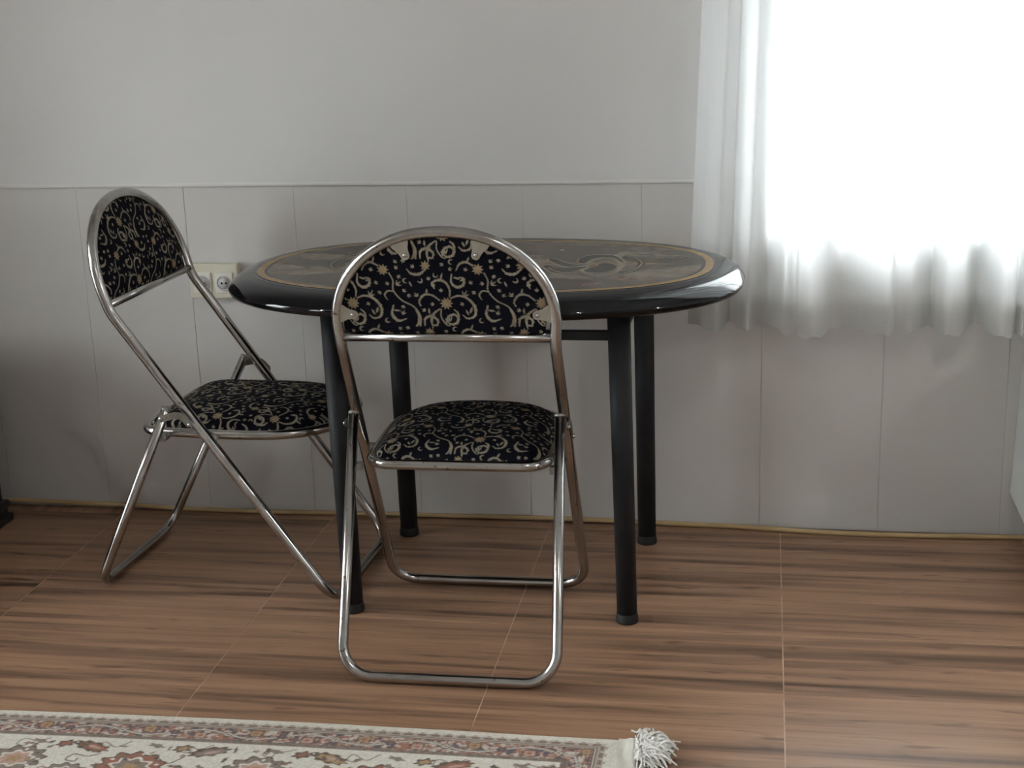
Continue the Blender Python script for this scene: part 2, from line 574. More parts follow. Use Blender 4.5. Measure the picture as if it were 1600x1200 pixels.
# windows
def window(name, horiz, a0, a1, z0, z1, d, handle=None, mull=1):
    """frame in a plane of constant y (horiz='x') or constant x (horiz='y')"""
    def bx(b, p0, p1, q0, q1, e0, e1):
        if horiz == 'x': b.box(p0, p1, e0, e1, q0, q1)
        else: b.box(e0, e1, p0, p1, q0, q1)
    root = struct(empty(name, ((a0 + a1) / 2, d, z0) if horiz == 'x' else (d, (a0 + a1) / 2, z0)))
    inv = Matrix.Translation(-Vector(root.location))
    w = 0.018
    b = MB()
    bx(b, a0, a0 + w, z0, z1, d - 0.03, d + 0.03); bx(b, a1 - w, a1, z0, z1, d - 0.03, d + 0.03)
    bx(b, a0 + w, a1 - w, z0, z0 + w, d - 0.03, d + 0.03); bx(b, a0 + w, a1 - w, z1 - w, z1, d - 0.03, d + 0.03)
    objs = [b.build('window_frame', M['white_frame'], root)]
    for k in range(mull):
        c = a0 + (a1 - a0) * (k + 1) / (mull + 1)
        b = MB(); bx(b, c - 0.025, c + 0.025, z0 + w, z1 - w, d - 0.025, d + 0.025)
        objs.append(b.build('mullion', M['white_frame'], root))
    cs = [a0 + w] + [a0 + (a1 - a0) * (k + 1) / (mull + 1) for k in range(mull)] + [a1 - w]
    for k in range(mull + 1):
        lo = cs[k] + (0.025 if k else 0); hi = cs[k + 1] - (0.025 if k < mull else 0)
        b = MB(); bx(b, lo, hi, z0 + w, z1 - w, d - 0.003, d + 0.003)
        objs.append(b.build('pane', M['glass'], root))
    if handle:
        b = MB()
        b.box(handle[0] - 0.006, handle[0] + 0.006, d - 0.06, d - 0.045, handle[1], handle[1] + 0.12)
        b.box(handle[0] - 0.008, handle[0] + 0.008, d - 0.05, d - 0.03, handle[1] + 0.09, handle[1] + 0.13)
        objs.append(b.build('window_handle', M['grey_plastic'], root, bevel=0.003))
    for o in objs: o.matrix_parent_inverse = inv
    return root


window('window_1', 'x', WX0 + 0.006, WX1 - 0.006, WZ0 + 0.001, WZ1 - 0.006, 0.050, handle=(0.606, 1.285), mull=0)
window('window_2', 'y', *LEFT[0], XL - 0.1, mull=1)
window('window_3', 'y', *LEFT[1], XL - 0.1, mull=0)

# floor: grout bed with 60 cm wood-print tiles
floor = struct(MB().box(XL - 0.2, XR + 0.2, YF - 0.2, 0.2, -0.12, -0.0005).build('floor', M['grout']))
FXS, FYS = 0.6134, -0.043
ys = [0.0015, FYS] + [FYS - 0.6 * k for k in range(1, 9)] + [YF]
xs = []
x = FXS - 8 * 0.6
while x < XR:
    xs.append(x); x += 0.6
xs = [XL] + [v for v in xs if v > XL + 0.02] + [XR]
g = 0.0012
for i in range(len(ys) - 1):
    for j in range(len(xs) - 1):
        b = MB().box(xs[j] + g, xs[j + 1] - g, ys[i + 1] + g, ys[i] - g, -0.011, random.uniform(-0.00015, 0.00015))
        turned = (i == 0 and xs[j + 1] < FXS - 3 * 0.6 + 0.01)
        b.build('floor_tile', M['wood_turned' if turned else 'wood'], floor)

# ------------------------------------------------------------------ the curtain
HEM = [(0.3758, 0.0), (0.408, -0.041), (0.4465, -0.101), (0.4666, -0.039), (0.4782, 0.003), (0.4984, -0.051), (0.5241, -0.098),
       (0.5421, -0.036), (0.5672, -0.008), (0.5891, -0.048), (0.6072, -0.114), (0.6318, -0.107), (0.6435, -0.132),
       (0.6718, -0.151), (0.7013, -0.1235), (0.7218, -0.063), (0.7441, -0.042), (0.7735, -0.068), (0.8166, -0.106),
       (0.8548, -0.117), (0.8693, -0.084), (0.9079, -0.089), (0.937, -0.035), (0.9565, -0.021), (0.966, -0.061), (0.9866, -0.119),
       (1.0251, -0.104), (1.0476, -0.0175), (1.0705, -0.003), (1.0857, -0.069), (1.1026, -0.127), (1.1319, -0.125), (1.145, -0.0865),
       (1.1566, -0.124)]
_n = len(HEM)
for k in range(16):                            # folds go on to the right of the picture
    HEM.append((1.178 + k * 0.047, -0.045 - 0.085 * (k % 2) + random.uniform(-0.015, 0.015)))
plan = catmull([(x, y - 0.046) for x, y in HEM], 10)
nx = len(plan)
rows = 60
zb_, zt_ = 0.561, 2.68
tz = np.linspace(0, 1, rows) ** 1.5
cx0 = plan[0, 0]
V = []
for t in tz:
    z = zb_ + (zt_ - zb_) * t
    hh = min(1.0, (z - zb_) / 0.8)
    X = plan[:, 0] + 0.034 * hh * np.clip(1 - (plan[:, 0] - cx0) / 0.35, 0, 1)
    amp = 1 - 0.25 * hh
    ym = -0.109
    Y = ym + (plan[:, 1] - ym) * amp + 0.006 * np.sin(z * 4 + plan[:, 0] * 23)
    sag = 0.003 * np.sin(plan[:, 0] * 160) * (1 - hh) if t == 0 else 0
    V.append(np.stack([X, np.minimum(Y, -0.0135), np.full(nx, z) + sag], 1))
V = np.concatenate(V)
curtain = grid_obj('sheer_curtain', V, rows, nx, M['sheer'])
tag(curtain, 'white sheer curtain hanging in folds over the bright window', 'curtain')
hem_rows = 6
V = []
# the turned-up hem: a second layer just behind the first
d = np.gradient(plan, axis=0); nrm2 = np.stack([-d[:, 1], d[:, 0]], 1); nrm2 /= np.linalg.norm(nrm2, axis=1)[:, None]
for k in range(hem_rows):
    z = zb_ + 0.001 + 0.073 * k / (hem_rows - 1)
    hh = min(1.0, (z - zb_) / 0.8); amp = 1 - 0.25 * hh
    X = plan[:, 0] + 0.034 * hh * np.clip(1 - (plan[:, 0] - cx0) / 0.35, 0, 1)
    Y = -0.109 + (plan[:, 1] + 0.109) * amp + 0.006 * np.sin(z * 4 + plan[:, 0] * 23)
    V.append(np.stack([X + nrm2[:, 0] * 0.0018, np.minimum(Y + nrm2[:, 1] * 0.0018, -0.0115), np.full(nx, z)], 1))
hem = grid_obj('hem', np.concatenate(V), hem_rows, nx, M['hem'], curtain)
hem['label'] = 'double-layer hem band, more opaque than the sheer above'

# ------------------------------------------------------------------ fabric pattern (one repeat, scroll vines and flowers)
FW, FH = 530, 390
FAB = np.zeros((FH, FW)); GOLD = np.zeros((FH, FW))


def stamp(arr, x, y, r):
    x0, x1, y0, y1 = int(x - r - 2), int(x + r + 3), int(y - r - 2), int(y + r + 3)
    gx, gy = np.meshgrid(np.arange(x0, x1), np.arange(y0, y1))
    a = np.clip(r + 0.7 - np.hypot(gx - x, gy - y), 0, 1)
    ix, iy = np.mod(gx, FW), np.mod(gy, FH)
    arr[iy, ix] = np.maximum(arr[iy, ix], a)


def stroke(P, w0, w1, w2, arr=FAB):
    Q = catmull(P, 26)
    n = len(Q)
    for i, q in enumerate(Q):
        t = i / (n - 1)
        w = (w0 + (w1 - w0) * t * 2 if t < 0.5 else w1 + (w2 - w1) * (t - 0.5) * 2) * 0.86
        stamp(arr, q[0], q[1], w / 2)
        if w1 > 12 and i % 13 == 6 and 0.12 < t < 0.95 and arr is FAB:      # acanthus teeth
            d_ = Q[min(i + 1, n - 1)] - Q[i - 1]
            a_ = math.atan2(d_[1], d_[0])
            for sg in (-1, 1): leaf(q[0], q[1], a_ + sg * 0.8, w * 1.05, 6)


def leaf(x, y, ang, L, w, arr=FAB):
    for t in np.linspace(0, 1, 24):
        stamp(arr, x + math.cos(ang) * L * 0.92 * t, y + math.sin(ang) * L * 0.92 * t, max(0.8, w / 2.3 * math.sin(math.pi * min(1, t * 0.9 + 0.12))))


def flower(x, y, R, n=7, rot=0.0):
    for k in range(n):
        leaf(x, y, rot + 2 * math.pi * k / n, R, R * 0.42)
        leaf(x, y, rot + 2 * math.pi * k / n, R * 0.95, R * 0.36, GOLD)


def sprig(x, y, ang, L=26):
    for d in (-0.7, 0.0, 0.7): leaf(x, y, ang + d, L * (1.0 if d == 0 else 0.8), 9)


# stem with flower
flower(385, 285, 36, 9); flower(730, 480, 40, 10); flower(625, 262, 32, 8)
stroke([(420, 305), (438, 350), (436, 405), (480, 462), (545, 500), (578, 555), (575, 612)], 8, 9, 10)
stroke([(440, 412), (405, 408), (386, 432), (398, 458)], 7, 11, 5)
sprig(455, 375, -0.7, 42); leaf(530, 355, 1.2, 34, 10)
stroke([(360, 262), (320, 243), (285, 255), (265, 290)], 10, 15, 6); leaf(330, 240, -1.2, 32, 12)
stroke([(238, 312), (235, 360), (265, 386), (300, 372), (304, 338), (280, 330)], 9, 19, 6); leaf(250, 330, 0.3, 40, 13); leaf(285, 350, -0.5, 34, 12)
stroke([(430, 492), (420, 545), (452, 582), (500, 570)], 8, 20, 5); leaf(432, 520, 0.1, 42, 13); sprig(480, 545, -1.2, 28)
stroke([(692, 462), (650, 432), (605, 432), (578, 468), (585, 496)], 9, 13, 6); sprig(570, 440, -2.2, 30); leaf(620, 425, -1.4, 34, 11)
stroke([(755, 450), (800, 436), (850, 452), (888, 500), (885, 552), (845, 568), (818, 548)], 9, 18, 6)
sprig(830, 440, -1.1, 44); leaf(860, 535, -1.2, 42, 14); leaf(850, 545, -2.0, 34, 12)
stroke([(698, 515), (696, 560), (720, 602), (742, 612)], 8, 9, 6); stroke([(722, 600), (735, 560), (770, 545), (788, 562)], 8, 16, 6)
stroke([(750, 440), (752, 400), (730, 358), (690, 345), (655, 365), (668, 395)], 8, 16, 6); leaf(705, 345, -1.3, 48, 13); sprig(670, 370, 2.6, 26)
stroke([(520, 282), (545, 308), (590, 310), (628, 280)], 6, 18, 8)
stroke([(645, 235), (640, 190), (655, 150), (692, 122)], 8, 18, 6); leaf(640, 215, 0.2, 40, 12)
stroke([(720, 185), (748, 212), (785, 200), (792, 150), (770, 125)], 7, 18, 5); sprig(745, 195, -1.9, 44)
stroke([(555, 130), (572, 165), (568, 205), (550, 225)], 8, 22, 5, FAB); stroke([(560, 150), (572, 175), (566, 200)], 6, 14, 5, GOLD)
stroke([(600, 610), (605, 570), (640, 555), (675, 580), (670, 608)], 9, 19, 6); leaf(630, 540, -1.6, 36, 12)


# small sprigs and curls fill the open ground between the vines
for k in range(420):
    px_, py_ = rng.uniform(0, FW), rng.uniform(0, FH)
    R_ = 19
    gx, gy = np.meshgrid(np.arange(int(px_) - R_, int(px_) + R_), np.arange(int(py_) - R_, int(py_) + R_))
    if FAB[np.mod(gy, FH), np.mod(gx, FW)].max() > 0.1: continue
    a_ = rng.uniform(0, 2 * math.pi)
    if k % 3 == 0:
        stroke([(px_ + 13 * math.cos(a_ + t_), py_ + 13 * math.sin(a_ + t_)) for t_ in (0, 0.9, 1.8, 2.7, 3.6)], 4, 11, 4)
    else:
        sprig(px_ - 9 * math.cos(a_), py_ - 9 * math.sin(a_), a_, 24)


def fabric_color(u, v):
    """u, v in metres"""
    s = FW / 0.193
    x, y = np.mod(u * s, FW), np.mod(-v * s, FH)
    xi, yi = np.floor(x).astype(int), np.floor(y).astype(int)
    fx, fy = x - xi, y - yi
    def S(A):
        a, b_ = A[yi % FH, xi % FW], A[yi % FH, (xi + 1) % FW]
        c, d_ = A[(yi + 1) % FH, xi % FW], A[(yi + 1) % FH, (xi + 1) % FW]
        return (a * (1 - fx) + b_ * fx) * (1 - fy) + (c * (1 - fx) + d_ * fx) * fy
    mk, gd = S(FAB)[:, None], S(GOLD)[:, None]
    base = np.array([0.0028, 0.0032, 0.0068]); vine = np.array([0.25, 0.22, 0.165]); gold = np.array([0.26, 0.195, 0.118])
    tone = (0.6 + 0.6 * fbm(u * 60, v * 60, 5, 3))[:, None]
    return base * (1 - mk) + mk * ((1 - gd) * vine + gd * gold) * tone


def resample(P, n):
    P = np.vstack([P, P[:1]])
    s = np.concatenate([[0], np.cumsum(np.linalg.norm(np.diff(P, axis=0), axis=1))])
    t = np.linspace(0, s[-1], n, endpoint=False)
    return np.stack([np.interp(t, s, P[:, 0]), np.interp(t, s, P[:, 1])], 1)


def pad(name, outline, center, top, bottom, rings, to3d, mat, parent, uvoff=(0, 0)):
    """closed cushion over a 2-D outline; top/bottom give height for s in 0..1 (1 = edge)"""
    O = outline - center
    n = len(O)
    rad = np.linalg.norm(O, axis=1).mean()
    S = np.concatenate([np.linspace(0.004, 0.8, rings), 0.8 + 0.2 * np.sin(np.linspace(0, math.pi / 2, rings // 2))[1:]])
    V, UV = [], []
    h_top = top(S); arc = np.concatenate([[S[0] * rad], S[0] * rad + np.cumsum(np.hypot(np.diff(S) * rad, np.diff(h_top)))])
    for s, h, a in zip(S, h_top, arc):
        q = center + O * s
        V.append(np.column_stack([q, np.full(n, h)])); UV.append(center + O * (a / rad))
    for s in S[::-1]:
        q = center + O * s
        V.append(np.column_stack([q, np.full(n, float(bottom(np.array([s]))[0]))])); UV.append(q)
    V = np.concatenate(V); UV = np.concatenate(UV)
    col = fabric_color(UV[:, 0] + uvoff[0], UV[:, 1] + uvoff[1])
    return grid_obj(name, to3d(V), 2 * len(S), n, mat, parent, col, wrap=True)


# ------------------------------------------------------------------ folding chairs
def make_chair(d, loc, rz, label, uvoff):
    Wf, Wb, Wr, Wrt, yf, yb, zb, yt, zt, zrt, ys0, ys1, zs = d
    root = empty('folding_chair', loc, rz)
    tag(root, label, 'chair', 'folding chairs at the oval table')
    r = 0.0120
    fy = lambda z: yf + (yb - yf) * (z - r) / (zb - r)
    fw = lambda z: Wf + (Wb - Wf) * (z - r) / (zb - r)
    yrt = fy(zrt) - 0.034
    ry = lambda z: yrt * (z - r) / (zrt - r)
    rw = lambda z: Wr + (Wrt - Wr) * (z - r) / (zrt - r)
    kk = (yt - yb) / (zt - zb)
    # back frame: one closed tube, floor bar - uprights - arch
    za = zb + 0.05
    half = []
    for t in np.linspace(0, math.pi / 2, 16):
        c_, s_ = math.cos(t), math.sin(t)
        half.append(((Wb + 0.003) * c_ ** 0.94, za + (zt - za) * s_))
    path = [(0, yf, r), (-Wf, yf, r), (-Wb, yb, zb)]
    rads = [0, 0.062, 0.10]
    for x_, z_ in half[:-1]:
        path.append((-x_, yb + kk * (z_ - zb), z_)); rads.append(0)
    path.append((0, yt, zt)); rads.append(0)
    for x_, z_ in half[-2::-1]:
        path.append((x_, yb + kk * (z_ - zb), z_)); rads.append(0)
    path += [(Wb, yb, zb), (Wf, yf, r)]; rads += [0.10, 0.062]
    MB().tube(fillet(path, rads, closed=True, seg=9), r, 16, closed=True).build('back_frame', M['chrome'], root)
    # rear legs: a U of tube
    path = [(-Wrt, yrt, zrt), (-Wr, 0, r), (Wr, 0, r), (Wrt, yrt, zrt)]
    legf = MB().tube(fillet(path, [0, 0.066, 0.066, 0], seg=10), 0.0112, 16).build('rear_leg_frame', M['chrome'], root)
    for s in (-1, 1):
        a = Vector((s * Wrt, yrt, zrt)); dirv = (a - Vector((s * Wr, 0, r))).normalized()
        MB().tube([a - dirv * 0.003, a + dirv * 0.001, a + dirv * 0.003], [0.0114, 0.0114, 0.008], 14).build('end_cap', M['steel'], legf)
    # crossbar
    zc = zb + 0.016
    MB().tube([(-Wb + 0.004, yb + kk * 0.016, zc), (Wb - 0.004, yb + kk * 0.016, zc)], 0.0098, 14).build('crossbar', M['chrome'], root)
    # seat rail and cushion
    hw = min(rw(zs), fw(zs)) - 0.0255
    ym = ys0 + 0.235
    out = [(-hw + 0.006, ys0), (hw - 0.006, ys0), (hw, ym)]
    for t in np.linspace(0, math.pi, 30)[1:-1]:
        c_, s_ = math.cos(t), math.sin(t)
        out.append((hw * np.sign(c_) * abs(c_) ** 0.78, ym + (ys1 - ym) * s_ ** 0.78))
    out.append((-hw, ym))
    rr = [0.052, 0.052] + [0] * (len(out) - 2)
    rail = [Vector((p.x, p.y, zs)) for p in fillet([(x_, y_, 0) for x_, y_ in out], rr, closed=True, seg=9)]
    MB().tube(rail, 0.0112, 14, closed=True).build('seat_rail', M['chrome'], root)
    ol = resample(np.array([(p.x, p.y) for p in rail]), 760)
    cen = np.array([0, (ys0 + ys1) / 2])
    ol = cen + (ol - cen) * 0.972
    H = 0.034
    top = lambda s: H * np.clip(1 - s ** 7, 0, 1) ** 0.55 + 0.013 * (1 - s * s)
    bot = lambda s: -0.004 + 0 * s
    pad('seat_cushion', ol, cen, top, bot, 96, lambda V: V + np.array([0, 0, zs]), M['fabric'], root, uvoff)
    # backrest panel inside the arch
    pl = []
    ins = r + 0.0045
    for t in np.linspace(0, math.pi, 60):
        c_, s_ = math.cos(t), math.sin(t)
        pl.append(((Wb + 0.003 - ins) * np.sign(c_) * abs(c_) ** 0.94, 0.034 + (zt - za - ins) * s_))
    pl += [(-(Wb - ins - 0.002), 0.0), (-(Wb - ins - 0.004), -0.0075), ((Wb - ins - 0.004), -0.0075), ((Wb - ins - 0.002), 0.0)]
    plc = resample(np.array(pl), 720)
    cen2 = np.array([0, 0.075])
    tl = math.hypot(kk, 1.0)
    upv = np.array([0, kk / tl, 1 / tl]); fwd = np.array([0, 1 / tl, -kk / tl])
    org = np.array([0, yb + kk * (zc - zb), zc]) + upv * 0.0165
    to3 = lambda V: org + V[:, :1] * np.array([1, 0, 0]) + V[:, 1:2] * upv + V[:, 2:3] * fwd
    topf = lambda s: 0.006 * np.clip(1 - s ** 8, 0, 1) ** 0.5 + 0.006 * (1 - s * s)
    botf = lambda s: -0.0055 * np.clip(1 - s ** 10, 0, 1) ** 0.5 + 0.0 * s
    back = pad('backrest_panel', plc, cen2, topf, botf, 84, to3, M['fabric'], root, (0.2602, 0.0512) if uvoff[0] < 0.05 else (uvoff[0] + 0.1, uvoff[1] + 0.03))
    # mounting tabs on the rear face
    ea, eb = Wb + 0.003, zt - za
    for ang in (112, 68, 172, 8):
        t = math.radians(ang)
        px, ph = ea * math.cos(t), eb * math.sin(t) + (za - zc - 0.0165)
        if ang in (172, 8): ph -= 0.006
        nx_, ny_ = -math.cos(t), -math.sin(t)
        if ang in (172, 8): nx_, ny_ = (1.0 if ang == 172 else -1.0), -0.10
        L = 0.043
        poly = []
        for u_, w_ in [(0.004, 0.019), (0.012, 0.0175), (0.022, 0.0115), (0.031, 0.0095), (0.038, 0.0085), (0.0425, 0.005), (L, 0.0),
                       (0.0425, -0.005), (0.038, -0.0085), (0.031, -0.0095), (0.022, -0.0115), (0.012, -0.0175), (0.004, -0.019)]:
            poly.append((px + nx_ * u_ - ny_ * w_, ph + ny_ * u_ + nx_ * w_))
        b = MB(); b.prism(poly, 0, 1, 'z')
        v = np.array(b.v); v[:, 2] = np.where(v[:, 2] > 0.5, -0.0085, -0.0058)
        b.v = [tuple(p) for p in to3(v)]
        tab = b.build('mounting_tab', M['tab'], back)
        cx_, cy_ = px + nx_ * 0.033, ph + ny_ * 0.033
        b = MB(); b.lathe([(0.0045, -0.0082), (0.0045, -0.0095), (0.003, -0.0112), (0.0008, -0.0118)], 12, (cx_, cy_, 0))
        b.v = [tuple(p) for p in to3(np.array(b.v))]
        b.build('rivet', M['rivet'], back)
    # folding hardware on both sides
    for s in (-1, 1):
        x0 = s * (max(rw(zrt - 0.03), fw(zs + 0.06)) + 0.0105)
        A = np.array([ry(zrt - 0.022), zrt - 0.022]); B = np.array([fy(zs + 0.038), zs + 0.038])
        mid = (A + B) / 2 + np.array([0.010, 0.014])
        cl = catmull([A, mid, B], 8)
        dd = np.gradient(cl, axis=0); nn = np.stack([-dd[:, 1], dd[:, 0]], 1); nn /= np.linalg.norm(nn, axis=1)[:, None]
        w = 0.0078
        Lp = [tuple(p) for p in cl + nn * w]; Rp = [tuple(p) for p in cl - nn * w]
        dirA = (cl[0] - cl[1]) / np.linalg.norm(cl[0] - cl[1]); dirB = (cl[-1] - cl[-2]) / np.linalg.norm(cl[-1] - cl[-2])
        poly = Lp + [tuple(cl[-1] + dirB * w)] + Rp[::-1] + [tuple(cl[0] + dirA * w)]
        link = MB().prism(poly, x0, x0 + s * 0.0028, 'x').build('folding_link', M['steel'], root)
        for q in (A, B):
            MB().lathe([(0.0052, 0), (0.0052, s * 0.0022), (0.003, s * 0.0042), (0.0006, s * 0.0046)], 12, (x0 + s * 0.0026, q[0], q[1]), 'x').build('rivet', M['rivet'], link)
        # lugs that carry the seat rail on leg and upright
        for yy, wd in ((ry(zs - 0.004) + 0.013, rw(zs)), (fy(zs - 0.004) + 0.006, fw(zs))):
            xi = s * (hw + 0.004); xo = s * (wd - 0.004)
            pol = [(yy - 0.010, zs + 0.004), (yy + 0.008, zs + 0.004), (yy + 0.013, zs - 0.004), (yy + 0.008, zs - 0.013), (yy - 0.007, zs - 0.013)]
            MB().prism(pol, min(xi, xo), max(xi, xo), 'x').build('seat_lug', M['steel'], root, bevel=0.0015, bseg=1)
    return root


make_chair((0.2324, 0.2216, 0.2264, 0.2201, 0.5134, 0.141, 0.6902, 0.1129, 0.9266, 0.527, 0.170, 0.585, 0.4213),
           (-0.0688, -0.9505, 0.0), 0.0139, 'folding chair with its patterned back to us, in front of the table', (0.03, 0.02))
make_chair((0.214, 0.2231, 0.203, 0.2372, 0.6036, 0.1158, 0.6992, 0.0485, 0.9362, 0.480, 0.142, 0.600, 0.408),
           (-1.0073, -0.3562, 0.0), -1.612, 'folding chair turned sideways near the wall sockets, left of the table', (0.11, 0.07))

# ------------------------------------------------------------------ the oval table
TC = np.array([-0.068, -0.398]); TA, TB, TN, TZ, TROT = 0.588, 0.386, 2.40, 0.778, -0.012
table = empty('oval_table', (TC[0], TC[1], 0), TROT)
tag(table, 'oval black-rimmed table with a marbled top and gold ring, against the wall', 'table')
nth = 420
th = np.linspace(0, 2 * np.pi, nth, endpoint=False)
EX = np.sign(np.cos(th)) * np.abs(np.cos(th)) ** (2 / TN); EY = np.sign(np.sin(th)) * np.abs(np.sin(th)) ** (2 / TN)
prof = [(0.095, -0.0003), (0.095, -0.0001), (0.060, -0.0004), (0.048, -0.0025), (0.036, -0.0055), (0.025, -0.0100), (0.015, -0.0160), (0.0075, -0.0225), (0.002, -0.0290),
        (0.0, -0.0345), (0.0015, -0.0400), (0.006, -0.0455), (0.014, -0.0490), (0.026, -0.0505), (0.12, -0.0505), (0.30, -0.0505), (0.38, -0.0505)]
prof = [tuple(p) for p in catmull(prof[1:14], 4)] + prof[14:]
V = np.concatenate([np.stack([(TA - dd) * EX, (TB - min(dd, 0.3855)) * EY, np.full(nth, TZ + h)], 1) for dd, h in prof])
grid_obj('rim', V, len(prof), nth, M['table_rim'], table, wrap=True)['label'] = 'glossy black bullnose rim'
# printed top: polar grid with painted-marble colours, gold ring and scroll motif
nr, na = 170, 560
th2 = np.linspace(0, 2 * np.pi, na, endpoint=False)
ex2 = np.sign(np.cos(th2)) * np.abs(np.cos(th2)) ** (2 / TN); ey2 = np.sign(np.sin(th2)) * np.abs(np.sin(th2)) ** (2 / TN)
S = np.linspace(0.004, 1, nr)
AX, BX = TA - 0.067, TB - 0.074
RCY = -0.011                                  # the print sits slightly towards the room side
V = np.concatenate([np.stack([AX * s * ex2, BX * s * ey2 + RCY, np.full(na, TZ + 0.0004)], 1) for s in S])
sx, sy = V[:, 0], V[:, 1]
inset = np.repeat((1 - S), na) * np.tile(np.sqrt((AX * ex2) ** 2 + (BX * ey2) ** 2), nr)
cl1 = fbm(sx * 5 + 3, sy * 11 + 1, 11, 5); cl2 = fbm(sx * 9 + 7, sy * 16 + 2, 23, 5); cl3 = fbm(sx * 4 + 1.5, sy * 8 + 9, 31, 4)
def mixc(a, b_, t): return a * (1 - t[:, None]) + np.asarray(b_) * t[:, None]
sm = lambda e0, e1, x: np.clip((x - e0) / (e1 - e0), 0, 1) ** 2 * (3 - 2 * np.clip((x - e0) / (e1 - e0), 0, 1))
col = np.tile(np.array([0.088, 0.075, 0.062]), (len(V), 1))
col = mixc(col, [0.165, 0.142, 0.113], sm(0.44, 0.62, cl1))
col = mixc(col, [0.032, 0.027, 0.024], sm(0.50, 0.66, cl2))
col = mixc(col, [0.215, 0.195, 0.16], sm(0.58, 0.70, cl2 * 0.4 + cl3 * 0.6) * 0.8)
col = mixc(col, [0.17, 0.095, 0.065], sm(0.60, 0.72, fbm(sx * 6 + 8, sy * 10 + 5, 47, 4)) * 0.55)


def ink(P, w, c, closed=False, fill=False, mirror=True):
    global col
    Q = catmull(P, 10, closed)
    for flip in ((1, -1) if mirror else (1,)):
        qx = (Q[:, 0] - TC[0]) * flip; qy = (Q[:, 1] - TC[1]) * flip
        x0, x1, y0, y1 = qx.min() - w, qx.max() + w, qy.min() - w, qy.max() + w
        idx = np.where((sx > x0) & (sx < x1) & (sy > y0) & (sy < y1))[0]
        if len(idx) == 0: continue
        X, Y = sx[idx], sy[idx]
        dmin = np.full(len(idx), 9.0); inside = np.zeros(len(idx), bool)
        n = len(qx)
        for i in range(n if (closed or fill) else n - 1):
            ax, ay, bx_, by_ = qx[i], qy[i], qx[(i + 1) % n], qy[(i + 1) % n]
            dx, dy = bx_ - ax, by_ - ay
            t = np.clip(((X - ax) * dx + (Y - ay) * dy) / (dx * dx + dy * dy + 1e-12), 0, 1)
            dmin = np.minimum(dmin, np.hypot(X - ax - t * dx, Y - ay - t * dy))
            if fill:
                cr = ((ay > Y) != (by_ > Y)) & (X < (bx_ - ax) * (Y - ay) / (by_ - ay + 1e-12) + ax)
                inside ^= cr
        a = np.clip((w / 2 + 0.0015 - dmin) / 0.003, 0, 1)
        if fill: a = np.maximum(a, inside)
        col[idx] = col[idx] * (1 - a[:, None]) + np.array(c) * a[:, None]


DK, LT = (0.022, 0.019, 0.016), (0.20, 0.178, 0.13)
leafA = [(0.074, -0.350), (0.092, -0.352), (0.117, -0.392), (0.148, -0.415), (0.178, -0.398), (0.150, -0.432), (0.118, -0.428)]
bulb = [(0.170, -0.486), (0.197, -0.502), (0.226, -0.486), (0.240, -0.440), (0.224, -0.402), (0.200, -0.398), (0.196, -0.430), (0.180, -0.455)]
leafD = [(0.094, -0.455), (0.128, -0.500), (0.146, -0.490), (0.172, -0.437), (0.140, -0.445), (0.112, -0.448)]
curl = [(0.149, -0.385), (0.146, -0.335), (0.163, -0.305), (0.192, -0.294), (0.224, -0.312), (0.251, -0.390), (0.228, -0.345), (0.197, -0.325), (0.172, -0.350), (0.168, -0.392)]
for sh in (leafA, bulb, leafD, curl):
    ink(sh, 0.012, LT, True, True); ink(sh, 0.0, DK, True, True)
ink([(0.168, -0.400), (0.175, -0.364), (0.198, -0.333), (0.225, -0.345), (0.2475, -0.4147)], 0.010, LT)
ink([(0.163, -0.465), (0.184, -0.515), (0.214, -0.528), (0.242, -0.495), (0.253, -0.4147)], 0.009, LT)
ink([(0.0716, -0.4348), (0.0798, -0.4161), (0.1265, -0.4397), (0.1653, -0.4339)], 0.007, LT)
ink([(0.0716, -0.4348), (0.0815, -0.460), (0.1058, -0.5077), (0.1329, -0.525)], 0.007, LT)
ARC = [(0.2505, -0.3098), (0.2751, -0.3389), (0.2907, -0.3957), (0.2826, -0.4689), (0.2613, -0.5046)]
ink(ARC, 0.016, DK); ink(ARC, 0.005, LT)
# gold ring with dark inner line at the edge of the print
col = mixc(col, [0.012, 0.011, 0.011], (inset < 0.0250).astype(float) * np.clip((inset - 0.0005) / 0.001, 0, 1))
gold = ((inset < 0.0205) & (inset > 0.0015)).astype(float)
col = mixc(col, [0.27, 0.18, 0.085], gold)
top_o = grid_obj('table_top', V, nr, na, M['table_top'], table, col, wrap=True)
top_o['label'] = 'marbled top with gold ring and scroll motifs'
cr_, sr_ = math.cos(-TROT), math.sin(-TROT)
def tloc(x, y):
    dx, dy = x - TC[0], y - TC[1]
    return cr_ * dx - sr_ * dy, sr_ * dx + cr_ * dy
LEGS = [(-0.3657, -0.6064), (0.2697, -0.6023), (-0.348, -0.1236), (0.2771, -0.1262)]
TOPS = [(-0.374, -0.606), (0.258, -0.602), (-0.352, -0.124), (0.272, -0.126)]
zu = TZ - 0.0505
